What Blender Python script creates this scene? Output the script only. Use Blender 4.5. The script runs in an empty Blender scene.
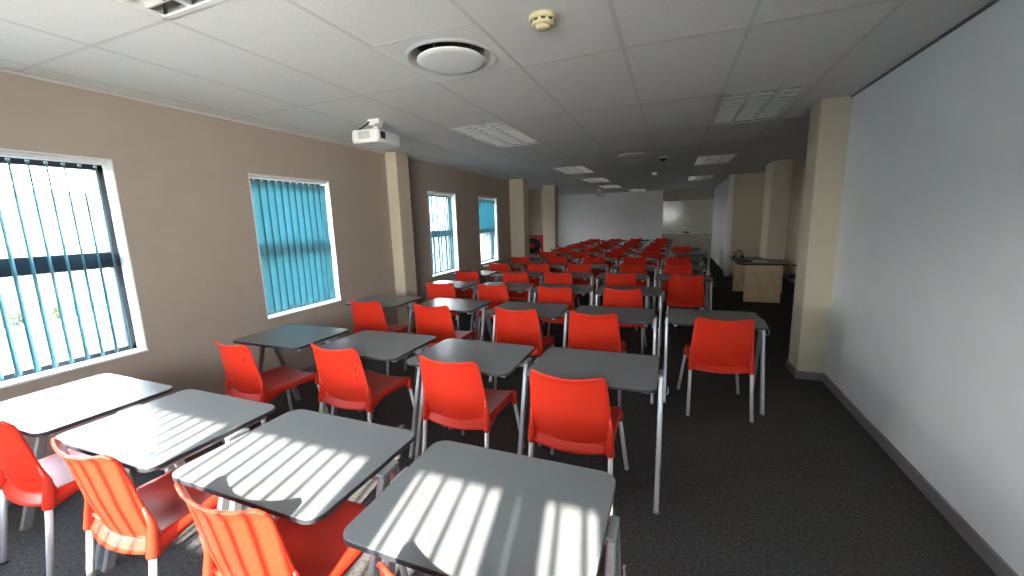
import bpy, bmesh, math, random
from math import sin, cos, pi, radians
from mathutils import Vector, Matrix
random.seed(7)
SC = bpy.context.scene
COL = SC.collection

# ---------------------------------------------------------------- camera, light, exposure
CEIL = 2.4188
def cam_axes(yaw, pitch, roll):
    cy, sy, cp, sp = cos(yaw), sin(yaw), cos(pitch), sin(pitch)
    f = Vector((-sy*cp, cy*cp, -sp)); r = Vector((cy, sy, 0)); u = r.cross(f)
    return r*cos(roll)+u*sin(roll), u*cos(roll)-r*sin(roll), f
cam = bpy.data.cameras.new('camera'); camo = bpy.data.objects.new('camera', cam); COL.objects.link(camo)
r_, u_, f_ = cam_axes(0.3803, 0.1676, -0.0306)
m = Matrix((r_, u_, -f_)).transposed().to_4x4(); m.translation = Vector((3.4647, 0, 1.5135))
camo.matrix_world = m
cam.sensor_fit = 'HORIZONTAL'; cam.sensor_width = 36; cam.lens = 400.67*36/1024
cam.clip_start = 0.02; cam.clip_end = 500
SC.camera = camo

SC.view_settings.view_transform = 'Standard'; SC.view_settings.look = 'None'
SC.view_settings.gamma = 1; SC.view_settings.use_curve_mapping = False
SC.view_settings.exposure = 2.78

w = bpy.data.worlds.new('sky'); SC.world = w; w.use_nodes = True
bg = w.node_tree.nodes['Background']
bg.inputs[1].default_value = 9.5
_n = w.node_tree.nodes; _tc = _n.new('ShaderNodeTexCoord'); _sx = _n.new('ShaderNodeSeparateXYZ'); _cr = _n.new('ShaderNodeValToRGB')
w.node_tree.links.new(_tc.outputs['Generated'], _sx.inputs[0]); w.node_tree.links.new(_sx.outputs['Z'], _cr.inputs[0])
w.node_tree.links.new(_cr.outputs[0], bg.inputs[0])
_e = _cr.color_ramp.elements                       # bright hazy horizon, blue overhead
_e[0].position = 0.0; _e[0].color = (1.0, 0.97, 0.93, 1); _e[1].position = 1.0; _e[1].color = (0.38, 0.47, 0.62, 1)
for _p, _c in ((0.16, (0.96, 0.97, 1.0, 1)), (0.38, (0.68, 0.77, 0.92, 1)), (0.60, (0.46, 0.57, 0.75, 1))):
    _k = _e.new(_p); _k.color = _c

SUN_AZ, SUN_EL = radians(-11), radians(28)       # travels towards +y, slightly -x
sd = Vector((sin(SUN_AZ)*cos(SUN_EL), cos(SUN_AZ)*cos(SUN_EL), -sin(SUN_EL)))
sl = bpy.data.lights.new('sun', 'SUN'); sl.energy = 7.6; sl.color = (1.0, 0.95, 0.86); sl.angle = radians(0.6)
so = bpy.data.objects.new('sun', sl); COL.objects.link(so)
so.rotation_euler = sd.to_track_quat('-Z', 'Y').to_euler(); so.location = (4, -6, 6)

def portal(name, loc, direction, sx, sy):
    l = bpy.data.lights.new(name, 'AREA'); l.shape = 'RECTANGLE'; l.size = sx; l.size_y = sy
    l.cycles.is_portal = True
    o = bpy.data.objects.new(name, l); COL.objects.link(o); o.location = loc
    o.rotation_euler = Vector(direction).to_track_quat('-Z', 'Z').to_euler()
    return o
WZ0, WZ1 = 0.67, 1.99
LEFT_WINDOWS = [(-1.03, -0.13), (0.70, 1.60), (2.53, 3.43), (5.33, 6.18), (7.07, 7.95)]  # first one is unseen: follows the spacing, added for more light
BACK_WINDOWS = [(1.45, 2.98), (3.10, 3.885)]
ADDED_FAR_WINDOWS = [(10.3, 10.8), (14.0, 14.5)]  # unseen windows, added to brighten the far end
BACK_Y = -1.10
BACK_SILL = 1.12
for a, b in LEFT_WINDOWS: portal('daylight_portal', (-0.21, (a+b)/2, (WZ0+WZ1)/2), (1, 0, 0), b-a, WZ1-WZ0)
for a, b in ADDED_FAR_WINDOWS: portal('daylight_portal', (-1.71, (a+b)/2, (WZ0+WZ1)/2), (1, 0, 0), b-a, WZ1-WZ0)
for a, b in BACK_WINDOWS: portal('daylight_portal', ((a+b)/2, BACK_Y-0.21, (BACK_SILL+WZ1)/2), (0, 1, 0), b-a, WZ1-BACK_SILL)

# ---------------------------------------------------------------- materials
def mat(name, col, rough=0.6, metal=0.0, spec=0.5, noise=None, bump=None, trans=0.0, coat=0.0):
    """noise=(scale, amount) varies the colour; bump=(scale, strength)"""
    M = bpy.data.materials.new(name); M.use_nodes = True
    nt = M.node_tree; N = nt.nodes; L = nt.links
    b = N['Principled BSDF']
    b.inputs['Base Color'].default_value = (*col, 1); b.inputs['Roughness'].default_value = rough
    b.inputs['Metallic'].default_value = metal; b.inputs['Specular IOR Level'].default_value = spec
    b.inputs['Coat Weight'].default_value = coat
    if noise or bump:
        tc = N.new('ShaderNodeTexCoord')
    if noise:
        n = N.new('ShaderNodeTexNoise'); n.inputs['Scale'].default_value = noise[0]; n.inputs['Detail'].default_value = 5
        L.new(tc.outputs['Object'], n.inputs['Vector'])
        r = N.new('ShaderNodeValToRGB'); k = noise[1]
        r.color_ramp.elements[0].position = 0.3; r.color_ramp.elements[1].position = 0.7
        r.color_ramp.elements[0].color = (*[c*(1-k) for c in col], 1)
        r.color_ramp.elements[1].color = (*[min(1, c*(1+k)) for c in col], 1)
        L.new(n.outputs['Fac'], r.inputs['Fac']); L.new(r.outputs['Color'], b.inputs['Base Color'])
    if bump:
        n2 = N.new('ShaderNodeTexNoise'); n2.inputs['Scale'].default_value = bump[0]; n2.inputs['Detail'].default_value = 3
        L.new(tc.outputs['Object'], n2.inputs['Vector'])
        bp = N.new('ShaderNodeBump'); bp.inputs['Strength'].default_value = bump[1]; bp.inputs['Distance'].default_value = 0.004
        L.new(n2.outputs['Fac'], bp.inputs['Height']); L.new(bp.outputs['Normal'], b.inputs['Normal'])
    if trans:
        t = N.new('ShaderNodeBsdfTranslucent'); t.inputs[0].default_value = (*col, 1)
        mx = N.new('ShaderNodeMixShader'); mx.inputs[0].default_value = trans
        L.new(b.outputs[0], mx.inputs[1]); L.new(t.outputs[0], mx.inputs[2])
        L.new(mx.outputs[0], N['Material Output'].inputs['Surface'])
    return M
M = {}
M['beige'] = mat('beige_plaster', (0.43, 0.355, 0.29), 0.85, noise=(6, 0.03), bump=(60, 0.15))
M['beige_recess'] = mat('beige_plaster_lit', (0.66, 0.55, 0.43), 0.85, noise=(6, 0.03), bump=(60, 0.15))  # same paint as the beige walls, lightened to imitate a brighter-lit recess
M['pillar'] = mat('cream_plaster', (0.64, 0.555, 0.42), 0.85, noise=(6, 0.03), bump=(60, 0.15))
M['white_wall'] = mat('white_wall_paint', (0.88, 0.875, 0.88), 0.6, noise=(5, 0.02), bump=(40, 0.12))
M['tile'] = mat('ceiling_tile', (0.72, 0.70, 0.665), 0.9, noise=(90, 0.04), bump=(120, 0.2))
M['tbar'] = mat('ceiling_bar', (0.60, 0.58, 0.54), 0.5)
M['shadow_bar'] = mat('shadow_gap_angle', (0.16, 0.15, 0.15), 0.5)  # dark colour stands in for the shadow gap above the right wall
M['carpet'] = mat('charcoal_carpet', (0.070, 0.066, 0.063), 0.95, spec=0.1, noise=(70, 0.45), bump=(220, 0.8))
M['skirting'] = mat('grey_skirting', (0.22, 0.21, 0.21), 0.6)
M['laminate'] = mat('grey_laminate', (0.19, 0.195, 0.195), 0.24, spec=0.08, noise=(300, 0.06))
M['edge'] = mat('dark_edge', (0.03, 0.03, 0.035), 0.4)
M['steel'] = mat('silver_steel', (0.46, 0.46, 0.47), 0.42, metal=0.75)
M['grey_cap'] = mat('grey_cap', (0.25, 0.25, 0.25), 0.5)
M['dark_rail'] = mat('dark_rail', (0.05, 0.05, 0.055), 0.5)
M['red'] = mat('red_plastic', (0.72, 0.032, 0.012), 0.38, bump=(160, 0.06), spec=0.4)
M['alu'] = mat('aluminium_tube', (0.76, 0.75, 0.73), 0.4, metal=0.35)
M['rubber'] = mat('black_rubber', (0.02, 0.02, 0.02), 0.7)
M['teal'] = mat('teal_blind_fabric', (0.17, 0.40, 0.445), 0.8, noise=(150, 0.12), trans=0.36)
M['frame'] = mat('dark_window_frame', (0.025, 0.02, 0.03), 0.4)
M['reveal'] = mat('white_reveal', (0.82, 0.80, 0.76), 0.6)
M['rail_white'] = mat('white_rail', (0.75, 0.74, 0.72), 0.5)
M['white_plastic'] = mat('white_plastic', (0.80, 0.79, 0.75), 0.4)
M['cream_plastic'] = mat('cream_plastic', (0.74, 0.62, 0.36), 0.45)
M['white_metal'] = mat('white_metal', (0.74, 0.73, 0.69), 0.35)
M['reflector'] = mat('louvre_aluminium', (0.80, 0.79, 0.75), 0.28, metal=0.5)
M['housing'] = mat('shade_grey_housing', (0.22, 0.22, 0.21), 0.5)  # interior darkened so gaps between the louvre blades look shaded
M['black'] = mat('black_plastic', (0.012, 0.012, 0.013), 0.4)
M['dark_void'] = mat('dark_duct', (0.09, 0.088, 0.085), 0.9)
M['maple'] = mat('maple_board', (0.74, 0.54, 0.31), 0.5, noise=(9, 0.06))
M['desk_top'] = mat('dark_desk_top', (0.03, 0.022, 0.02), 0.35)
M['paper'] = mat('paper', (0.75, 0.73, 0.68), 0.8)
M['board'] = mat('whiteboard_enamel', (0.62, 0.58, 0.50), 0.12)
M['hose_red'] = mat('fire_red', (0.60, 0.02, 0.015), 0.4)
M['asphalt'] = mat('grey_asphalt', (0.09, 0.09, 0.088), 0.9, noise=(20, 0.1))
M['kerb'] = mat('kerb_concrete', (0.20, 0.19, 0.17), 0.9, noise=(8, 0.1))
M['bld'] = mat('white_building', (0.26, 0.26, 0.265), 0.8, noise=(3, 0.05))
M['bld_grey'] = mat('grey_building', (0.12, 0.125, 0.13), 0.8, noise=(3, 0.05))
M['fence'] = mat('palisade_steel', (0.06, 0.062, 0.065), 0.6)
M['leaf'] = mat('dry_green_leaf', (0.07, 0.085, 0.035), 0.8, noise=(12, 0.4))
g = bpy.data.materials.new('window_glass'); g.use_nodes = True
nt = g.node_tree; nt.nodes.clear()
_o = nt.nodes.new('ShaderNodeOutputMaterial'); _t = nt.nodes.new('ShaderNodeBsdfTransparent'); _g = nt.nodes.new('ShaderNodeBsdfGlossy')
_t.inputs[0].default_value = (0.95, 0.97, 0.96, 1); _g.inputs['Roughness'].default_value = 0.02
_m = nt.nodes.new('ShaderNodeMixShader'); _m.inputs[0].default_value = 0.06
nt.links.new(_t.outputs[0], _m.inputs[1]); nt.links.new(_g.outputs[0], _m.inputs[2]); nt.links.new(_m.outputs[0], _o.inputs[0])
M['glass'] = g

# ---------------------------------------------------------------- mesh helpers
class MB:
    def __init__(s): s.v = []; s.f = []; s.mi = []; s.sm = []
    def face(s, idx, mi=0, smooth=False): s.f.append(idx); s.mi.append(mi); s.sm.append(smooth)
    def box(s, x0, y0, z0, x1, y1, z1, mi=0):
        n = len(s.v)
        s.v += [(x, y, z) for z in (z0, z1) for y in (y0, y1) for x in (x0, x1)]
        for q in ((0, 2, 3, 1), (4, 5, 7, 6), (0, 1, 5, 4), (2, 6, 7, 3), (0, 4, 6, 2), (1, 3, 7, 5)):
            s.face([n+i for i in q], mi)
        return s
    def beam(s, p0, p1, w, d, side=(1, 0, 0), mi=0, ch=0.12):
        """rectangular tube p0->p1, w along `side`, d across, chamfered corners"""
        p0 = Vector(p0); p1 = Vector(p1); a = (p1-p0).normalized(); sv = Vector(side)
        sv = (sv-a*sv.dot(a)).normalized(); t = a.cross(sv)
        c = min(w, d)*ch; W, D = w/2, d/2
        prof = [(-W+c, -D), (W-c, -D), (W, -D+c), (W, D-c), (W-c, D), (-W+c, D), (-W, D-c), (-W, -D+c)]
        n = len(s.v)
        for p in (p0, p1): s.v += [tuple(p+sv*x+t*y) for x, y in prof]
        for i in range(8): j = (i+1) % 8; s.face([n+i, n+j, n+8+j, n+8+i], mi)
        s.face([n+i for i in range(7, -1, -1)], mi); s.face([n+8+i for i in range(8)], mi)
        return s
    def tube(s, pts, rad, n=10, mi=0, caps=True):
        pts = [Vector(p) for p in pts]; rad = rad if isinstance(rad, (list, tuple)) else [rad]*len(pts)
        base = len(s.v); ref = None
        for i, p in enumerate(pts):
            a = (pts[min(i+1, len(pts)-1)]-pts[max(i-1, 0)]).normalized()
            if ref is None:
                ref = a.orthogonal().normalized()
            ref = (ref-a*ref.dot(a)).normalized(); b = a.cross(ref)
            for k in range(n):
                t = 2*pi*k/n; s.v.append(tuple(p+(ref*cos(t)+b*sin(t))*rad[i]))
        for i in range(len(pts)-1):
            for k in range(n):
                l = (k+1) % n
                s.face([base+i*n+k, base+i*n+l, base+(i+1)*n+l, base+(i+1)*n+k], mi, True)
        if caps:
            s.face([base+k for k in range(n-1, -1, -1)], mi)
            s.face([base+(len(pts)-1)*n+k for k in range(n)], mi)
        return s
    def lathe(s, prof, c=(0, 0, 0), n=32, mi=0, axis='z', smooth=True):
        """prof list of (r, h)"""
        base = len(s.v)
        for r, h in prof:
            for k in range(n):
                t = 2*pi*k/n; x, y = r*cos(t), r*sin(t)
                q = (x, y, h) if axis == 'z' else ((h, x, y) if axis == 'x' else (x, h, y))
                s.v.append((c[0]+q[0], c[1]+q[1], c[2]+q[2]))
        for i in range(len(prof)-1):
            for k in range(n):
                l = (k+1) % n
                s.face([base+i*n+k, base+i*n+l, base+(i+1)*n+l, base+(i+1)*n+k], mi, smooth)
        for i in (0, len(prof)-1):
            if prof[i][0] > 1e-6: s.face([base+i*n+k for k in range(n)], mi)
        return s
    def grid(s, fn, nu, nv, mi=0, smooth=True):
        base = len(s.v)
        for j in range(nv+1):
            for i in range(nu+1): s.v.append(tuple(fn(i/nu, j/nv)))
        for j in range(nv):
            for i in range(nu):
                a = base+j*(nu+1)+i; s.face([a, a+1, a+nu+2, a+nu+1], mi, smooth)
        return s
    def prism(s, poly, z0, z1, mi=0, mi_side=None):
        n = len(s.v); k = len(poly); ms = mi if mi_side is None else mi_side
        s.v += [(x, y, z0) for x, y in poly]+[(x, y, z1) for x, y in poly]
        s.face([n+i for i in range(k-1, -1, -1)], ms); s.face([n+k+i for i in range(k)], mi)
        for i in range(k): j = (i+1) % k; s.face([n+i, n+j, n+k+j, n+k+i], ms)
        return s
    def build(s, name, mats, parent=None, fix=True):
        me = bpy.data.meshes.new(name); me.from_pydata([tuple(v) for v in s.v], [], s.f)
        for mm in (mats if isinstance(mats, (list, tuple)) else [mats]): me.materials.append(mm)
        me.polygons.foreach_set('material_index', s.mi); me.polygons.foreach_set('use_smooth', s.sm)
        if fix:
            b = bmesh.new(); b.from_mesh(me); bmesh.ops.remove_doubles(b, verts=b.verts, dist=1e-6)
            bmesh.ops.recalc_face_normals(b, faces=b.faces); b.to_mesh(me); b.free()
        o = bpy.data.objects.new(name, me); COL.objects.link(o)
        if parent: o.parent = parent
        return o
def bevel(o, wd=0.004, seg=2):
    md = o.modifiers.new('bevel', 'BEVEL'); md.width = wd; md.segments = seg; md.limit_method = 'ANGLE'; md.angle_limit = radians(40)
    return o
def solid(o, t, off=-1):
    md = o.modifiers.new('thickness', 'SOLIDIFY'); md.thickness = t; md.offset = off; return o
def tag(o, label, cat, group=None):
    o['label'] = label; o['category'] = cat
    if group: o['group'] = group
    return o
def empty(name, loc, rz=0, label=None, cat=None, group=None):
    o = bpy.data.objects.new(name, None); COL.objects.link(o); o.empty_display_size = 0.1
    o.location = loc; o.rotation_euler = (0, 0, rz)
    if label: tag(o, label, cat, group)
    return o
def struct(o): o['kind'] = 'structure'; return o
def copy_tree(o, parent=None):
    c = o.copy(); COL.objects.link(c)
    if parent: c.parent = parent; c.matrix_parent_inverse = o.matrix_parent_inverse.copy()
    for ch in list(o.children): copy_tree(ch, c)
    return c
def rrect(w, d, r, n=6):
    out = []
    for cx, cy, a0 in ((w/2-r, d/2-r, 0), (-w/2+r, d/2-r, 90), (-w/2+r, -d/2+r, 180), (w/2-r, -d/2+r, 270)):
        for k in range(n+1):
            a = radians(a0+90*k/n); out.append((cx+r*cos(a), cy+r*sin(a)))
    return out

# ---------------------------------------------------------------- room shell
XR, YP = 4.78, 4.20          # near right wall plane, front face of its pillar
XREC, YREC = 5.95, 11.0      # recess on the right
YFAR = 15.87
TOP = CEIL+0.27
mb = MB(); mb.box(-0.2, BACK_Y-0.2, TOP, 6.2, 9.0, TOP+0.1); mb.box(-1.7, 9.0, TOP, 6.2, YFAR+0.2, TOP+0.1); struct(mb.build('ceiling_slab', M['bld']))
mb = MB(); mb.box(-2.2, BACK_Y-0.2, -0.1, 6.2, YFAR+0.2, 0.0); struct(mb.build('floor', M['carpet']))

def wall_holes(name, axis, plane, thick, a0, a1, holes, m_, sill=WZ0):
    """wall running along `axis` ('y' or 'x'); room face at `plane`, body behind it"""
    mb = MB()
    def bx(s0, s1, z0, z1):
        if s1-s0 < 1e-4: return
        p0, p1 = sorted((plane, plane+thick))
        if axis == 'y': mb.box(p0, s0, z0, p1, s1, z1)
        else: mb.box(s0, p0, z0, s1, p1, z1)
    cur = a0
    for h0, h1 in holes:
        bx(cur, h0, 0, TOP); bx(h0, h1, 0, sill); bx(h0, h1, WZ1, TOP); cur = h1
    bx(cur, a1, 0, TOP)
    return struct(mb.build(name, m_))
wall_holes('wall_left', 'y', 0.0, -0.2, BACK_Y-0.2, 9.0, LEFT_WINDOWS, M['beige'])
wall_holes('wall_back', 'x', BACK_Y, -0.2, 0.0, XR+0.2, BACK_WINDOWS, M['beige'], BACK_SILL)
struct(MB().box(XR, BACK_Y, 0, XR+0.2, YP+0.02, TOP).build('wall_right', M['white_wall']))
mb = MB(); mb.box(XR+0.02, YP+0.10, 0, XREC+0.2, YP+0.28, TOP); mb.box(XREC, YP+0.28, 0, XREC+0.2, YREC+0.2, TOP)
struct(mb.build('wall_recess', M['beige_recess']))
struct(MB().box(4.80, YREC, 0, XREC, YREC+0.15, TOP).build('wall_recess_end', M['beige_recess']))
struct(MB().box(4.79, YREC+0.15, 0, 4.95, YFAR, TOP).build('wall_right_far', M['white_wall']))
mb = MB(); mb.box(4.70, YREC-0.02, 0, 4.80, YREC+0.17, CEIL); struct(bevel(mb.build('trim_1', M['reveal'])))
mb = MB(); mb.box(-2.0, YFAR, 0, 3.13, YFAR+0.2, TOP, 1); mb.box(3.13, YFAR, 0, 4.95, YFAR+0.2, TOP, 0)
struct(mb.build('wall_far', [M['beige'], M['white_wall']]))
wall_holes('wall_alcove_left', 'y', -1.5, -0.2, 8.98, YFAR, ADDED_FAR_WINDOWS, M['beige'])
mb = MB(); mb.box(-1.5, 8.98, 0, -0.2, 9.0, TOP)
struct(mb.build('wall_alcove', M['beige']))
struct(MB().box(-1.5, 12.28, 0, 0.08, 12.42, CEIL).build('wall_partition', M['pillar']))
def pillar(name, x0, y0, x1, y1):
    o = struct(bevel(MB().box(x0, y0, 0, x1, y1, CEIL).build(name, M['pillar']), 0.006)); return o
pillar('wall_pillar_left', 0.0, 4.40, 0.17, 4.66)
pillar('wall_pillar_left', 0.0, 8.68, 0.34, 9.02)
pillar('wall_pillar_alcove', 0.10, 10.9, 0.45, 11.22)
pillar('wall_pillar_right', 4.575, YP, XR+0.04, YP+0.30)
pillar('wall_pillar_recess', 5.12, 8.70, 5.42, 9.30)
def base(name, *boxes):
    mb = MB()
    for b in boxes: mb.box(*b)
    struct(bevel(mb.build(name, M['skirting']), 0.003))
H = 0.075
base('baseboard_right', (XR-0.015, BACK_Y, 0, XR, YP, H), (4.56, YP-0.015, 0, XR, YP, H), (4.56, YP-0.015, 0, 4.575, YP+0.31, H))
base('baseboard_left', (0, BACK_Y, 0, 0.015, 4.40, H), (0, 4.66, 0, 0.015, 8.68, H), (0, 4.385, 0, 0.185, 4.40, H), (0.17, 4.40, 0, 0.185, 4.66, H))
base('baseboard_far', (-1.5, YFAR-0.015, 0, 4.79, YFAR, H))
base('baseboard_recess', (4.8, YREC-0.035, 0, XREC, YREC-0.02, H), (XREC-0.015, YP+0.3, 0, XREC, YREC, H))
# angles along the wall tops; the right one's dark colour imitates a shadow gap
mb = MB(); mb.box(XR-0.014, BACK_Y, CEIL-0.014, XR, YP, CEIL-0.002); struct(mb.build('trim_2', M['shadow_bar']))
mb = MB(); mb.box(0, BACK_Y, CEIL-0.016, 0.02, 4.40, CEIL-0.002); mb.box(0, 4.66, CEIL-0.016, 0.02, 8.68, CEIL-0.002)
struct(mb.build('trim_3', M['tbar']))

# ceiling: 600 mm modules with holes where fittings sit
GX, GY = 0.187, 0.042
LIGHTS = [(1.387, GY), (1.387, GY+3.6), (3.787, GY+3.6), (1.387, GY+7.2), (3.787, GY+7.2), (1.387, GY+9.6), (1.387, GY+12.0), (3.787, GY+10.8), (1.987, GY+14.4)]
VENTS = [(1.987, GY+1.8), (2.587, GY+6.0)]
holes = []
for x, y in LIGHTS: holes += [(x, y), (x, y+0.6)]
holes += VENTS
xs = [-2.0]+[GX+0.6*i for i in range(-3, 10)]+[6.2]
ys = [BACK_Y-0.2]+[GY+0.6*j for j in range(-1, 27)]+[YFAR+0.2]
ys = sorted(set(round(v, 4) for v in ys)); xs = sorted(set(round(v, 4) for v in xs))
mb = MB()
for i in range(len(xs)-1):
    for j in range(len(ys)-1):
        x0, x1, y0, y1 = xs[i], xs[i+1], ys[j], ys[j+1]
        if x1-x0 < 0.02 or y1-y0 < 0.02: continue
        if any(abs(x0-hx) < 0.02 and abs(y0-hy) < 0.02 for hx, hy in holes): continue
        if x1 < 0.2 and y1 < 8.9: x0 = max(x0, -0.2)
        if x0 >= x1: continue
        if x0 > 4.9 and y1 < 4.0: continue
        mb.box(x0, y0, CEIL, x1, y1, CEIL+0.02)
struct(mb.build('ceiling', M['tile'], fix=False))
mb = MB(); t = 0.011
for i in range(0, 10):
    x = GX+0.6*i
    y0 = 4.3 if x > XR else BACK_Y
    mb.box(x-t, y0, CEIL-0.001, x+t, YFAR, CEIL)
for k in range(0, 14):
    y = GY+1.2*k
    mb.box(0.0, y-t, CEIL-0.0008, GX+4.2 if y < 4.3 else XREC, y+t, CEIL)
for x, y in VENTS: mb.box(x, y-t*0.5, CEIL-0.001, x+0.6, y+t*0.5, CEIL)
struct(mb.build('trim_4', M['tbar'], fix=False))

# ---------------------------------------------------------------- windows (local: s along wall, d outwards)
def window(n, axis, plane, a, b, mull=None, z0=WZ0):
    def P(s0, d0, z0, s1, d1, z1):
        if axis == 'y': return (plane-d1, s0, z0, plane-d0, s1, z1)
        return (s0, plane-d1, z0, s1, plane-d0, z1)
    mb = MB(); f = 0.045; d0, d1 = 0.115, 0.165
    mb.box(*P(a, d0, z0, b, d1, z0+f)); mb.box(*P(a, d0, WZ1-f-0.02, b, d1, WZ1))
    mb.box(*P(a, d0, z0, a+f, d1, WZ1)); mb.box(*P(b-f, d0, z0, b, d1, WZ1))
    if z0 < 1: mb.box(*P(a, d0-0.005, 1.275, b, d1+0.005, 1.385))
    if mull: mb.box(*P(mull-f/2, d0, z0, mull+f/2, d1, WZ1))
    fr = struct(bevel(mb.build('window_%d' % n, M['frame']), 0.004))
    mb = MB(); mb.box(*P(a+f, 0.138, z0+f, b-f, 0.142, 1.275)); mb.box(*P(a+f, 0.138, 1.385, b-f, 0.142, WZ1-f))
    mb.build('glass_pane', M['glass'], fr)
    mb = MB(); t = 0.008
    mb.box(*P(a, -0.003, z0, a+t, 0.114, WZ1)); mb.box(*P(b-t, -0.003, z0, b, 0.114, WZ1))
    mb.box(*P(a, -0.003, WZ1-t, b, 0.114, WZ1)); mb.box(*P(a, -0.012, z0, b, 0.114, z0+t*1.6))
    mb.build('window_reveal', M['reveal'], fr)
for i, (a, b) in enumerate(LEFT_WINDOWS): window(i+1, 'y', 0.0, a, b)
window(6, 'x', BACK_Y, *BACK_WINDOWS[0], mull=2.215, z0=BACK_SILL)
window(7, 'x', BACK_Y, *BACK_WINDOWS[1], z0=BACK_SILL)

for i, (a, b) in enumerate(ADDED_FAR_WINDOWS): window(i+8, 'y', -1.5, a, b, mull=(a+b)/2)  # hidden from the camera, added for light on the far walls

def slat_mesh(len_, w_, th0, th1):
    mb = MB(); nz = 14
    def fn(u, v):
        th = th0+(th1-th0)*v; s = (u-0.5)*w_
        c = 0.006*(1-(2*u-1)**2)
        return (s*sin(th)+c*cos(th), s*cos(th)-c*sin(th), -v*len_)
    mb.grid(fn, 4, nz)
    return mb
def blind(axis, plane, a, b, angles, label, pitch=0.075, w_=0.087, d=0.042, group='vertical blinds', z0=WZ0):
    """angles(i, n) -> (angle at top, angle at foot) of slat i measured from the wall's own direction"""
    c = (a+b)/2
    loc = (plane-d, c, z0) if axis == 'y' else (c, plane-d, z0)
    root = empty('vertical_blind', loc, 0 if axis == 'y' else -pi/2, label, 'blind', group)
    L = b-a-0.03; top = WZ1-z0-0.01
    bevel(MB().box(-0.02, -L/2, top-0.027, 0.02, L/2, top).build('headrail', M['rail_white'], root), 0.003)
    n = int(L/pitch)
    for i in range(n):
        s = -L/2+pitch*(i+0.5)+(L-n*pitch)/2
        t0, t1 = angles(i, n)
        o = slat_mesh(top-0.035-0.045, w_, t0, t1).build('slat', M['teal'], root, fix=False)
        o.location = (0, s, top-0.045)
        solid(o, 0.0008)
        mb = MB(); mb.box(-0.004, -0.008, 0, 0.004, 0.008, 0.014); h = mb.build('hanger', M['rail_white'], o); h.location = (0, 0, -0.003)
        mb = MB(); q = w_*0.48; zz = -(top-0.08)
        mb.beam((sin(t1)*-q, cos(t1)*-q, zz+0.012), (sin(t1)*q, cos(t1)*q, zz+0.012), 0.026, 0.006, side=(0, 0, 1))
        mb.build('bottom_weight', M['teal'], o)
    mb = MB(); pts = [(0.03, L/2-0.02, top-0.03), (0.032, L/2-0.022, 0.35), (0.034, L/2-0.012, 0.30), (0.034, L/2-0.004, 0.35), (0.03, L/2-0.006, top-0.03)]
    mb.tube(pts, 0.0022, 6); mb.build('chain', M['rail_white'], root)
    return root
R = radians
blind('y', 0.0, *LEFT_WINDOWS[1], lambda i, n: (R(-66), R(-56+random.uniform(-3, 3))), 'open teal vertical blind at the nearest window, slats turned edge-on')
blind('y', 0.0, *LEFT_WINDOWS[2], lambda i, n: (R(13), R(13)) if i != n-2 else (R(13), R(-12)), 'fully closed teal vertical blind at the second window from the camera')
blind('y', 0.0, *LEFT_WINDOWS[3], lambda i, n: (R(-12+7*sin(i*2.3)), R(-14+6*sin(i*2.3))), 'half-open striped teal vertical blind just past the first window-wall pillar')
blind('y', 0.0, *LEFT_WINDOWS[4], lambda i, n: (R(3), R(-13)), 'twisted teal vertical blind at the farthest window')
blind('x', BACK_Y, *BACK_WINDOWS[0], lambda i, n: (R(66.5), R(66.5)), 'open vertical blind at the wide rear window behind the photographer', z0=BACK_SILL)
blind('x', BACK_Y, *BACK_WINDOWS[1], lambda i, n: (R(8), R(8)) if i in (5, 8) else ((R(35), R(35)) if i == 4 else (R(67), R(67))), 'open vertical blind at the narrow rear window, some slats turned to imitate photographer shadow', z0=BACK_SILL)  # turned slats stand in for the photographer blocking the sun
# rear blinds: their local axis is rotated -90 deg, so local +y runs along world +x

# ---------------------------------------------------------------- student desk
def make_desk():
    root = empty('student_desk', (0, 0, 0))
    TW, TD = 0.67, 0.515
    mb = MB(); mb.prism(rrect(TW, TD, 0.05), 0.682, 0.700, 0, 1)
    bevel(mb.build('tabletop', [M['laminate'], M['edge']], root), 0.003)
    for s in (-1, 1):
        x = s*(TW/2+0.013)
        ap = Vector((x, 0.045, 0.672))
        for q in (-1, 1):
            foot = Vector((x, 0.045+q*0.215, 0.0))
            topp = ap+Vector((0, q*0.022, 0))
            a = (foot-topp).normalized()
            mb = MB(); mb.beam(foot-a*0.012, topp, 0.026, 0.040, side=(1, 0, 0), ch=0.18)
            lg = mb.build('leg', M['steel'], root)
            mb = MB(); mb.beam(foot-a*0.0125, foot, 0.029, 0.043, side=(1, 0, 0)); mb.build('foot_cap', M['grey_cap'], lg)
        mb = MB(); mb.box(x-0.014, 0.045-0.045, 0.668, x+0.014, 0.045+0.045, 0.682)
        bevel(mb.build('end_cap', M['grey_cap'], root), 0.004)
        xi = s*(TW/2-0.05)
        mb = MB(); mb.box(min(xi, x-s*0.008), 0.02, 0.640, max(xi, x-s*0.008), 0.07, 0.672); mb.box(xi-0.012, -0.20, 0.655, xi+0.012, 0.215, 0.682)
        bevel(mb.build('side_bracket', M['steel'], root), 0.003)
    mb = MB(); mb.beam((-0.28, 0.045, 0.655), (0.28, 0.045, 0.655), 0.03, 0.05, side=(0, 0, 1)); mb.build('cross_rail', M['dark_rail'], root)
    mb = MB(); X = TW/2+0.02
    pts = [(X, -0.01, 0.59), (X+0.015, -0.012, 0.585), (X+0.028, -0.012, 0.588), (X+0.031, -0.012, 0.600), (X+0.028, -0.012, 0.615), (X+0.030, -0.012, 0.625)]
    mb.tube(pts, 0.0035, 6); mb.build('bag_hook', M['steel'], root)
    return root

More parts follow.
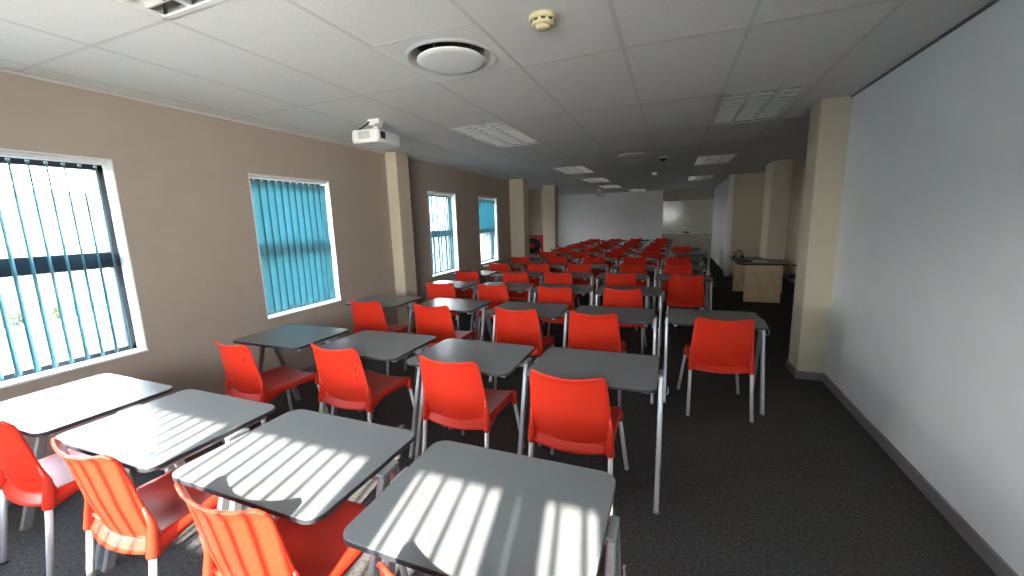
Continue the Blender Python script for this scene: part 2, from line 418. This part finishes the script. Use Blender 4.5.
# ---------------------------------------------------------------- red shell chair, faces +y
def make_chair():
    root = empty('plastic_chair', (0, 0, 0))
    def yprof(z):                       # centre line of the back, rear view
        v = (z-0.40)/0.38
        return -0.195-0.040*sin(min(1, max(0, v))*pi*0.62)-0.022*max(0, v-0.55)**2/0.2-0.02*max(0, v)
    def back(u, v):
        s = 2*u-1
        zt = 0.764+0.020*abs(s)**1.8-(0.018*max(0, (abs(s)-0.92)/0.08)**2)
        zb = 0.420-0.025*(1-s*s)
        z = zb+v*(zt-zb)
        k = (z-0.40)/0.38
        hw = 0.211-0.008*k-0.016*max(0, k)**2.4
        y = yprof(z)+0.042*s*s+0.006
        if v > 0.93: y -= 0.010*((v-0.93)/0.07)**2
        return (s*hw, y, z)
    mb = MB(); mb.grid(back, 22, 18)
    b = mb.build('backrest', M['red'], root, fix=False)
    solid(b, 0.011, 0); bevel(b, 0.003, 2)
    # seat: dished pan with folded side skirts, front lip and rear apron
    def seat(u, v):
        s = 2*u-1; a = abs(s)
        y = -0.185+v*0.445
        hw = 0.205-0.012*v
        if a > 0.86:                    # folded skirt
            k = (a-0.86)/0.14
            x = math.copysign(hw+0.004*k, s)
            dep = 0.036+0.036*max(0, (v-0.62)/0.38)**2+0.040*max(0, (0.28-v)/0.28)
            z = 0.424-dep*k
        else:
            q = a/0.86
            x = math.copysign(hw*q, s); z = 0.406+0.018*q**3
        if v > 0.90:
            k = (v-0.90)/0.10; z -= 0.016*k*k; y -= 0.004*k
        return (x, y, z)
    mb = MB(); mb.grid(seat, 28, 20)
    def lip(u, v):
        s = 2*u-1; p = seat(0.07+0.86*u, 1.0); return (p[0]*1.0, p[1]-0.003*v, p[2]-(0.028+0.02*abs(s)**4)*v)
    mb.grid(lip, 16, 3)
    def apron(u, v):
        s = 2*u-1; return (s*0.192, -0.188-0.034*v+0.028*s*s, 0.405+0.012*s*s-0.048*v)
    mb.grid(apron, 14, 4)
    st = mb.build('seat', M['red'], root, fix=False)
    solid(st, 0.006, 0)
    for s in (-1, 1):
        top = Vector((s*0.204, -0.176, 0.44)); foot = Vector((s*0.215, -0.240, 0.0))
        d = (foot-top)
        mb = MB(); mb.tube([top, top+d*0.985], 0.0125, 12); lg = mb.build('leg', M['alu'], root)
        mb = MB(); mb.tube([top+d*0.978, foot], 0.0145, 12); mb.build('foot_plug', M['rubber'], lg)
        mb = MB(); p2 = Vector((s*0.2035, -0.186, 0.555))
        mb.tube([top+d*0.19, top+d*0.17, top+d*0.05, top+Vector((0, 0.004, 0.04)), p2], [0.0185, 0.0205, 0.0190, 0.014, 0.005], 14)
        mb.build('leg_sleeve', M['red'], lg)
        top = Vector((s*0.188, 0.225, 0.395)); foot = Vector((s*0.236, 0.266, 0.0)); d = foot-top
        mb = MB(); mb.tube([top, top+d*0.985], 0.0125, 12); lg = mb.build('leg', M['alu'], root)
        mb = MB(); mb.tube([top+d*0.978, foot], 0.0145, 12); mb.build('foot_plug', M['rubber'], lg)
        mb = MB(); mb.tube([top-d*0.02, top+d*0.02, top+d*0.13, top+d*0.15], [0.014, 0.022, 0.019, 0.017], 12); mb.build('leg_sleeve', M['red'], lg)
    return root

NTH = ['first', 'second', 'third', 'fourth', 'fifth', 'sixth', 'seventh', 'eighth', 'ninth', 'tenth', 'eleventh', 'twelfth']
# (y of near edge, desk centres, chair centres with back-top y offset)
ROWS = [
 (0.70, [0.725, 1.475, 2.23, 2.995], [(0.82, 0.62), (1.56, 0.62), (2.30, 0.61), (3.065, 0.585)]),
 (1.885, [0.785, 1.58, 2.335, 3.09], [(0.79, 1.66), (1.535, 1.79), (2.345, 1.80), (3.02, 1.775)]),
 (3.19, [0.58, 1.43, 2.255, 3.015, 3.80], [(0.66, 3.05), (1.44, 3.03), (2.25, 3.07), (2.91, 3.07), (3.82, 3.12)]),
 (4.35, [0.74, 1.51, 2.275, 3.03], [(0.79, 4.22), (1.51, 4.24), (2.28, 4.20), (3.00, 4.23)]),
 (5.48, [0.54, 1.30, 2.06, 2.84, 3.62], [(0.60, 5.3), (1.39, 5.3), (2.00, 5.35), (2.845, 5.39), (3.655, 5.38)]),
 (6.60, [0.59, 1.36, 2.12, 2.89, 3.66], [(0.66, 6.4), (1.385, 6.42), (2.07, 6.46), (2.92, 6.50), (3.57, 6.52)]),
 (7.80, [0.58, 1.35, 2.12, 2.89, 3.66], [(0.62, 7.6), (1.38, 7.66), (2.10, 7.68), (2.84, 7.70), (3.58, 7.70)]),
 (9.05, [0.78, 1.55, 2.32, 3.09, 3.86], [(0.82, 8.92), (1.55, 8.94), (2.30, 8.95), (3.06, 8.95)]),
 (10.45, [0.74, 1.50, 2.27, 3.03, 3.80], [(0.85, 10.33), (1.60, 10.35), (2.30, 10.35), (3.05, 10.36), (3.71, 10.34)]),
 (11.75, [0.86, 1.63, 2.40, 3.17], [(0.92, 11.63), (1.68, 11.64), (2.42, 11.65), (3.12, 11.65)]),
 (12.95, [0.86, 1.63, 2.40, 3.17], [(0.92, 12.85), (1.62, 12.85), (2.36, 12.86), (3.2, 12.86)]),
 (14.40, [0.90, 1.67, 2.44, 3.21], [(0.92, 14.29), (1.66, 14.3), (2.35, 14.3), (3.18, 14.3)]),
]
def rowname(r): return 'nearest' if r == 0 else NTH[r]
desk0 = make_desk(); chair0 = make_chair(); du = cu = False
SP_D = {(0, 0): 'grey desk beside the nearest window, bluish with window reflections, no sun stripes',
        (0, 1): 'sun-striped grey desk, second from the window wall in the nearest row',
        (0, 2): 'sun-striped grey desk, third from the window wall in the nearest row',
        (0, 3): 'largest, nearest grey desk at the bottom centre with broad sun bars',
        (2, 4): 'dark grey desk on the aisle behind the red chair facing the wall pillar'}
SP_C = {(0, 0): 'red chair with a shaded back at the left edge beside the nearest window',
        (0, 1): 'sunlit red chair, second from the window wall in the nearest row',
        (0, 2): 'sunlit red chair with stripes of blind shadow, third from the window wall, nearest row',
        (0, 3): 'nearest red chair, only its back corner showing below the largest desk',
        (2, 4): 'red chair standing alone on the aisle, all four silver legs visible'}
for r, (yn, dx, cx) in enumerate(ROWS):
    for c, x in enumerate(dx):
        o = copy_tree(desk0) if du else desk0
        du = True
        o.location = (x, yn+0.257+(0.05 if c == 4 and r == 2 else 0)+random.uniform(-0.012, 0.012), 0)
        o.rotation_euler = (0, 0, random.uniform(-0.012, 0.012) if r > 1 else 0)
        tag(o, SP_D.get((r, c), 'grey laminate desk, %s from the window wall in the %s row' % (NTH[c], rowname(r))+('' if r == 0 else ' from the camera')), 'desk', 'grey desks in rows')
    for c, (x, yb) in enumerate(cx):
        o = copy_tree(chair0) if cu else chair0
        cu = True
        rz = random.uniform(-0.05, 0.05)
        if (r, c) == (1, 0): rz = -0.10
        if r == 0: rz = 0.0
        if (r, c) == (2, 4): rz = 0.08
        o.location = (x, yb+0.255, 0); o.rotation_euler = (0, 0, rz)
        tag(o, SP_C.get((r, c), 'red plastic chair, %s from the window wall in the %s row' % (NTH[c], rowname(r))+' from the camera'), 'chair', 'red plastic chairs in rows')

# ---------------------------------------------------------------- ceiling fittings
def make_troffer():
    root = empty('ceiling_light', (0, 0, 0))
    W, L, D = 0.595, 1.195, 0.085
    mb = MB()
    mb.box(-W/2, -L/2, D, W/2, L/2, D+0.006)
    for s in (-1, 1):
        mb.box(s*W/2-0.004, -L/2, 0, s*W/2+0.004, L/2, D); mb.box(-W/2, s*L/2-0.004, 0, W/2, s*L/2+0.004, D)
    mb.build('housing', M['housing'], root)
    mb = MB(); e = 0.022
    mb.box(-W/2, -L/2, -0.004, W/2, -L/2+e, 0.004); mb.box(-W/2, L/2-e, -0.004, W/2, L/2, 0.004)
    mb.box(-W/2, -L/2, -0.004, -W/2+e, L/2, 0.004); mb.box(W/2-e, -L/2, -0.004, W/2, L/2, 0.004)
    mb.build('frame', M['white_metal'], root)
    lv = MB(); wi = W-2*e
    for k in range(4):                  # longitudinal V fins
        x = -wi/2+wi*k/3; h = 0.014 if 0 < k < 3 else 0.008
        lv.prism([(x-h, -L/2+e), (x+h, -L/2+e), (x+h, L/2-e), (x-h, L/2-e)], 0.002, 0.004)
        lv.beam((x-h*0.6, -L/2+e, 0.025), (x-h*0.6, L/2-e, 0.025), 0.002, 0.045, side=(1, 0, 0))
        lv.beam((x+h*0.6, -L/2+e, 0.025), (x+h*0.6, L/2-e, 0.025), 0.002, 0.045, side=(1, 0, 0))
    for j in range(9):
        y = -L/2+e+(L-2*e)*(j+0.5)/9
        lv.box(-wi/2, y-0.004, 0.001, wi/2, y+0.004, 0.026)
    lv.build('louvre', M['reflector'], root)
    for k in range(3):
        x = -wi/2+wi*(k+0.5)/3
        MB().tube([(x, -L/2+0.04, 0.062), (x, L/2-0.04, 0.062)], 0.013, 12).build('fluorescent_tube', M['white_plastic'], root)
    return root
tr0 = make_troffer()
TL = ['louvred ceiling light cut off by the top left edge of the picture', 'louvred ceiling light right of the projector, nearest fully shown on the window side',
      'large louvred ceiling light beside the right-hand wall pillar', 'ceiling light, second fully shown one back on the window side',
      'ceiling light above the aisle, second in line behind the one by the pillar', 'ceiling light on the window side above the eighth row of desks',
      'ceiling light on the window side above the tenth row of desks', 'ceiling light above the aisle near the recess end wall', 'farthest ceiling light close to the far white wall']
for i, (x, y) in enumerate(LIGHTS):
    o = tr0 if i == 0 else copy_tree(tr0)
    o.location = (x+0.3, y+0.6, CEIL); tag(o, TL[i]+'', 'ceiling light', 'louvred ceiling lights')
def make_vent():
    root = empty('ceiling_diffuser', (0, 0, 0))
    mb = MB(); n = 48; h = 0.298; R0 = 0.252
    base = 0
    for k in range(n):
        t = 2*pi*k/n; c, s = cos(t), sin(t); q = h/max(abs(c), abs(s))
        mb.v += [(q*c, q*s, -0.003), (R0*c, R0*s, -0.003), (R0*0.95*c, R0*0.95*s, -0.014), (0.19*c, 0.19*s, 0.06), (0.19*c, 0.19*s, 0.12)]
    for k in range(n):
        l = (k+1) % n
        for j in range(4): mb.face([k*5+j, k*5+j+1, l*5+j+1, l*5+j], 1 if j == 3 else 0, j > 0)
    # square corners
    mb.v += [(sx*h, sy*h, -0.003) for sx, sy in ((1, 1), (-1, 1), (-1, -1), (1, -1))]
    for q, k in enumerate((6, 18, 30, 42)):
        pass
    mb.build('panel', [M['white_metal'], M['dark_void']], root, fix=False)
    MB().lathe([(0.20, 0.12), (0.0, 0.12)], n=32).build('duct_mouth', M['dark_void'], root)
    MB().lathe([(0.0, -0.030), (0.155, -0.029), (0.188, -0.024), (0.192, -0.018), (0.184, -0.012), (0.0, -0.008)], n=48).build('disc', M['white_metal'], root)
    MB().lathe([(0.0, -0.0325), (0.006, -0.0315), (0.007, -0.0295)], n=12).build('screw', M['alu'], root)
    for a in range(3):
        t = a*2*pi/3+0.4
        MB().tube([(0.12*cos(t), 0.12*sin(t), -0.020), (0.19*cos(t), 0.19*sin(t), 0.05)], 0.006, 6).build('bracket', M['dark_void'], root)
    return root
v0 = make_vent(); v0.location = (VENTS[0][0]+0.3, VENTS[0][1]+0.3, CEIL); tag(v0, 'large round ceiling air diffuser on a square panel near the camera', 'air vent', 'round ceiling diffusers')
v1 = copy_tree(v0); v1.location = (VENTS[1][0]+0.3, VENTS[1][1]+0.3, CEIL); tag(v1, 'smaller-looking round air diffuser farther back in the middle of the ceiling', 'air vent', 'round ceiling diffusers')

sm = empty('smoke_detector', (2.89, 1.915, CEIL), 0, 'cream smoke detector on the ceiling near the top centre', 'smoke detector')
MB().lathe([(0.0, 0.0), (0.062, 0.0), (0.064, -0.012), (0.058, -0.020)], n=32).build('base', M['cream_plastic'], sm)
MB().lathe([(0.054, -0.018), (0.054, -0.034), (0.046, -0.040), (0.0, -0.040)], n=32).build('body', M['cream_plastic'], sm)
mb = MB()
for k in range(10):
    t = 2*pi*k/10; mb.beam((0.0535*cos(t)-0.009*sin(t), 0.0535*sin(t)+0.009*cos(t), -0.028), (0.0535*cos(t)+0.009*sin(t), 0.0535*sin(t)-0.009*cos(t), -0.028), 0.003, 0.009, side=(cos(t), sin(t), 0))
mb.build('vents', M['black'], sm)
MB().lathe([(0.034, -0.039), (0.032, -0.052), (0.0, -0.054)], n=24).build('cap', M['cream_plastic'], sm)
def dome(name, x, y, label, r, mats):
    o = empty(name, (x, y, CEIL), 0, label, 'sensor')
    MB().lathe([(0.0, 0.0), (r, 0.0), (r, -0.018), (r*0.9, -0.024), (0, -0.024)], n=28).build('base', mats[0], o)
    MB().lathe([(r*0.72, -0.022), (r*0.66, -0.045), (r*0.4, -0.06), (0.0, -0.064)], n=28).build('dome', mats[1], o)
dome('motion_sensor', 3.30, 6.96, 'small white ceiling sensor with a dark dome, right of the far diffuser', 0.07, (M['white_plastic'], M['black']))
dome('dome_sensor', 3.09, 9.30, 'small white dome on the dark ceiling in front of the far wall', 0.075, (M['white_plastic'], M['white_plastic']))

def make_projector():
    root = empty('projector', (0, 0, 0))
    # body: lens side faces +x, long side runs along y
    mb = MB(); poly = rrect(0.255, 0.33, 0.035, 5); n = len(poly)
    prof = [(0.90, 0.0), (0.985, 0.010), (1.0, 0.035), (0.985, 0.085), (0.95, 0.100)]
    for k, z in prof: mb.v += [(x*k, y*k, z) for x, y in poly]
    for j in range(len(prof)-1):
        for i in range(n): q = (i+1) % n; mb.face([j*n+i, j*n+q, (j+1)*n+q, (j+1)*n+i], 0, True)
    mb.face(list(range(n-1, -1, -1))); mb.face([(len(prof)-1)*n+i for i in range(n)])
    mb.build('body', M['white_plastic'], root)
    mb = MB(); mb.box(0.118, -0.125, 0.030, 0.1285, -0.065, 0.085); mb.build('lens_bezel', M['black'], root)
    MB().lathe([(0.022, 0.0), (0.024, 0.008), (0.017, 0.010), (0.0, 0.006)], (0.1285, -0.095, 0.058), 24, axis='x').build('lens', M['black'], root)
    mb = MB()
    for k in range(7): mb.box(-0.05, -0.1665, 0.03+k*0.008, 0.055, -0.162, 0.034+k*0.008)
    mb.build('vent_grille', M['grey_cap'], root)
    mb = MB(); mb.box(0.110, -0.045, 0.012, 0.1285, -0.02, 0.026); mb.build('indicator_window', M['paper'], root)
    MB().tube([(0, 0, 0.098), (0, 0, 0.170)], 0.020, 16).build('mount_pole', M['white_plastic'], root)
    mb = MB(); mb.box(-0.055, -0.03, 0.165, 0.055, 0.03, 0.205); mb.box(-0.03, -0.05, 0.150, 0.03, 0.05, 0.17)
    bevel(mb.build('mount_plate', M['white_plastic'], root), 0.006)
    MB().tube([(-0.03, -0.01, 0.205), (-0.05, -0.05, 0.16), (-0.09, -0.10, 0.115), (-0.10, -0.12, 0.098)], 0.006, 8).build('cable', M['black'], root)
    return root
pj = make_projector(); pj.location = (1.015, 3.02, CEIL-0.222); pj.scale = (1.08, 1.08, 1.08); pj.rotation_euler = (0, 0, 0.06)
tag(pj, 'white ceiling projector with a black lens above the first window-wall pillar', 'projector', 'ceiling projectors')
p2 = copy_tree(pj); p2.location = (1.2, 13.7, CEIL-0.222); tag(p2, 'small distant white projector hanging before the far wall', 'projector', 'ceiling projectors')

# ---------------------------------------------------------------- far end
wb = empty('whiteboard', (4.0, YFAR-0.001, 0.87), 0, 'glossy whiteboard with a bright reflection on the far beige wall', 'whiteboard')
MB().box(-0.84, -0.014, 0.0, 0.84, 0.0, 1.13).build('writing_surface', M['board'], wb)
mb = MB()
for b_ in ((-0.86, -0.02, -0.012, 0.86, 0, 0.008), (-0.86, -0.02, 1.122, 0.86, 0, 1.142), (-0.86, -0.02, 0, -0.84, 0, 1.13), (0.84, -0.02, 0, 0.86, 0, 1.13)): mb.box(*b_)
mb.build('frame', M['rail_white'], wb)
bevel(MB().box(-0.45, -0.08, -0.02, 0.45, -0.0, -0.008).build('pen_tray', M['rail_white'], wb), 0.003)
er = empty('board_eraser', (3.95, YFAR-0.05, 0.865), 0, 'small dark eraser lying on the whiteboard tray', 'eraser')
bevel(MB().box(-0.10, -0.022, 0.012, 0.10, 0.022, 0.06).build('grip', M['black'], er), 0.006)
MB().box(-0.10, -0.022, -0.003, 0.10, 0.022, 0.012).build('felt', M['grey_cap'], er)

hr = empty('fire_hose_reel', (-0.52, 12.28, 0.72), 0, 'red fire hose reel with black coiled hose between the far left pillars', 'fire hose reel')
bevel(MB().box(-0.42, -0.05, -0.30, 0.22, 0.0, 0.30).build('back_plate', M['hose_red'], hr), 0.01)
MB().lathe([(0.08, -0.06), (0.235, -0.06), (0.24, -0.10), (0.235, -0.15), (0.08, -0.15)], (-0.12, 0, -0.03), 36, axis='y').build('hose_coil', M['black'], hr)
MB().lathe([(0.0, -0.05), (0.08, -0.05), (0.085, -0.16), (0.05, -0.175), (0.0, -0.175)], (-0.12, 0, -0.03), 28, axis='y').build('hub', M['hose_red'], hr)
MB().tube([(0.11, -0.12, -0.10), (0.14, -0.12, -0.17), (0.15, -0.11, -0.24)], [0.012, 0.014, 0.02], 10).build('nozzle', M['alu'], hr)

# teacher's desk
td = empty('teacher_desk', (4.93, 8.40, 0), 0, "pale maple teacher's desk with a dark top beside the recess pillar", 'desk')
bevel(MB().box(-0.27, -0.60, 0.0, 0.27, -0.575, 0.635).build('end_panel', M['maple'], td), 0.003)
bevel(MB().box(-0.31, 0.45, 0.0, 0.14, 0.475, 0.635).build('end_panel', M['maple'], td), 0.003)
MB().box(-0.20, -0.575, 0.25, -0.18, 0.45, 0.635).build('modesty_panel', M['maple'], td)
bevel(MB().prism([(-0.38, -0.52), (-0.28, -0.62), (0.36, -0.62), (0.42, -0.42), (0.42, 0.10), (0.16, 0.24), (0.16, 0.62), (-0.38, 0.62)], 0.635, 0.665).build('desk_top', M['desk_top'], td), 0.004)
ph = empty('headset', (4.65, 8.62, 0.665), 0, "black headset standing on the front corner of the teacher's desk", 'headset')
mb = MB(); pts = [(0.07*cos(pi*k/10), 0, 0.075+0.085*sin(pi*k/10)) for k in range(11)]
mb.tube(pts, 0.008, 8); mb.build('headband', M['black'], ph)
for s in (-1, 1): MB().lathe([(0.0, -0.018), (0.03, -0.018), (0.036, 0.0), (0.03, 0.018), (0.0, 0.018)], (s*0.07, 0, 0.037), 18, axis='x').build('ear_cup', M['black'], ph)
for k, (x, y, rz) in enumerate(((4.86, 8.12, 0.15), (4.98, 8.08, -0.1))):
    o = empty('notebook', (x, y, 0.665+(0.0)), rz, ["white booklet lying flat near the middle of the teacher's desk", "white booklet beside the pillar edge of the teacher's desk"][k], 'booklet')
    MB().box(-0.055, -0.09, 0.0, 0.055, 0.09, 0.010).build('pages', M['paper'], o)
    MB().box(-0.056, -0.092, 0.010, 0.056, 0.092, 0.012).build('cover', M['paper'], o)
kb = empty('keyboard', (4.68, 8.2, 0.665), 0.1, "black keyboard lying on the teacher's desk", 'keyboard')
bevel(MB().box(-0.10, -0.20, 0, 0.10, 0.20, 0.018).build('case', M['black'], kb), 0.004)
mb = MB()
for i in range(4):
    for j in range(11): mb.box(-0.08+i*0.042, -0.185+j*0.034, 0.018, -0.046+i*0.042, -0.157+j*0.034, 0.024)
mb.build('keys', M['dark_rail'], kb)
# swivel chair mostly behind the desk
oc = empty('office_chair', (5.60, 7.98, 0), 0.9, "dark swivel chair half hidden beside the teacher's desk", 'chair')
mb = MB()
for k in range(5):
    t = 2*pi*k/5; mb.beam((0, 0, 0.075), (0.26*cos(t), 0.26*sin(t), 0.055), 0.04, 0.03, side=(-sin(t), cos(t), 0))
mb.build('base', M['black'], oc)
for k in range(5):
    t = 2*pi*k/5; MB().lathe([(0, -0.02), (0.025, -0.02), (0.028, 0), (0.025, 0.02), (0, 0.02)], (0.25*cos(t), 0.25*sin(t), 0.028), 12, axis='x').build('castor', M['black'], oc)
MB().tube([(0, 0, 0.07), (0, 0, 0.40)], 0.028, 12).build('gas_column', M['black'], oc)
bevel(MB().prism(rrect(0.44, 0.44, 0.09), 0.40, 0.465).build('seat', M['black'], oc), 0.02, 3)
mb = MB(); mb.grid(lambda u, v: ((u-0.5)*0.42*(1-0.15*v), -0.23-0.05*v+0.05*(2*u-1)**2, 0.48+0.24*v), 10, 6); solid(mb.build('backrest', M['black'], oc), 0.04)
for s in (-1, 1): MB().tube([(s*0.20, -0.12, 0.44), (s*0.27, -0.12, 0.56), (s*0.27, -0.05, 0.63), (s*0.27, 0.12, 0.64)], 0.016, 8).build('armrest', M['black'], oc)
sw = empty('light_switch', (XREC, 10.45, 1.13), 0, 'white light switch on the shaded recess wall', 'switch')
bevel(MB().box(-0.012, -0.04, -0.07, 0.0, 0.04, 0.07).build('plate', M['white_plastic'], sw), 0.003)
MB().box(-0.017, -0.015, -0.025, -0.012, 0.015, 0.025).build('rocker', M['white_plastic'], sw)

# ---------------------------------------------------------------- outside the windows
GZ = -0.4
struct(MB().box(-40, -30, GZ-0.1, -0.2, 60, GZ).build('outdoor_ground', M['asphalt']))
kb_ = MB().box(-8.6, -12, GZ, -8.3, 40, GZ+0.13).build('kerb', M['kerb']); tag(bevel(kb_, 0.02), 'pale concrete kerb across the yard outside the nearest window', 'kerb')
bd = empty('outbuilding', (-16, 6, GZ), 0, 'white building with a grey fascia beyond the yard outside the nearest window', 'building')
MB().box(-3, -18, 0, 3, 3.2, 2.6).build('wall', M['bld'], bd)
MB().box(-3.2, -18.3, 2.6, 3.3, 3.5, 3.1).build('roof', M['bld_grey'], bd)
fc = empty('palisade_fence', (-9.2, 5.0, GZ), 0, 'pale grey palisade fence behind the kerb outside the nearest window', 'fence')
mb = MB()
for z in (0.25, 1.2): mb.box(-0.02, -1.0, z, 0.02, 20, z+0.05)
mb.build('rail', M['fence'], fc)
pl = MB()
for k in range(130):
    y = -1.0+k*0.16; pl.prism([(-0.035, y-0.03), (-0.025, y-0.03), (-0.025, y+0.03), (-0.035, y+0.03)], 0.05, 1.45)
pp = pl.build('pale', M['fence'], fc); pp['kind'] = 'stuff'
def bush(x, y, r, label):
    o = empty('shrub', (x, y, GZ), 0, label, 'shrub', 'shrubs outside')
    mb = MB()
    for k in range(420):
        th = random.uniform(0, 2*pi); h = random.random(); rr = r*(0.35+0.65*random.random())*math.sqrt(max(0.05, 1-(h-0.35)**2*1.6))
        p = Vector((rr*cos(th), rr*sin(th), 0.1+h*r*1.7)); a = Vector((random.gauss(0, 1), random.gauss(0, 1), random.gauss(0.4, 1))).normalized()*0.06
        b2 = a.orthogonal().normalized()*0.02; n = len(mb.v)
        mb.v += [tuple(p), tuple(p+a*0.5+b2), tuple(p+a), tuple(p+a*0.5-b2)]; mb.face([n, n+1, n+2, n+3])
    f_o = mb.build('foliage', M['leaf'], o, fix=False)
    MB().tube([(0, 0, 0), (0.02, 0, r*0.9)], [0.03, 0.015], 8).build('stem', M['fence'], o)
bush(-8.9, 3.6, 0.17, 'low green shrub at the kerb, seen through the left of the nearest window')
bush(-8.9, 4.2, 0.15, 'small green shrub at the kerb, seen through the middle of the nearest window')
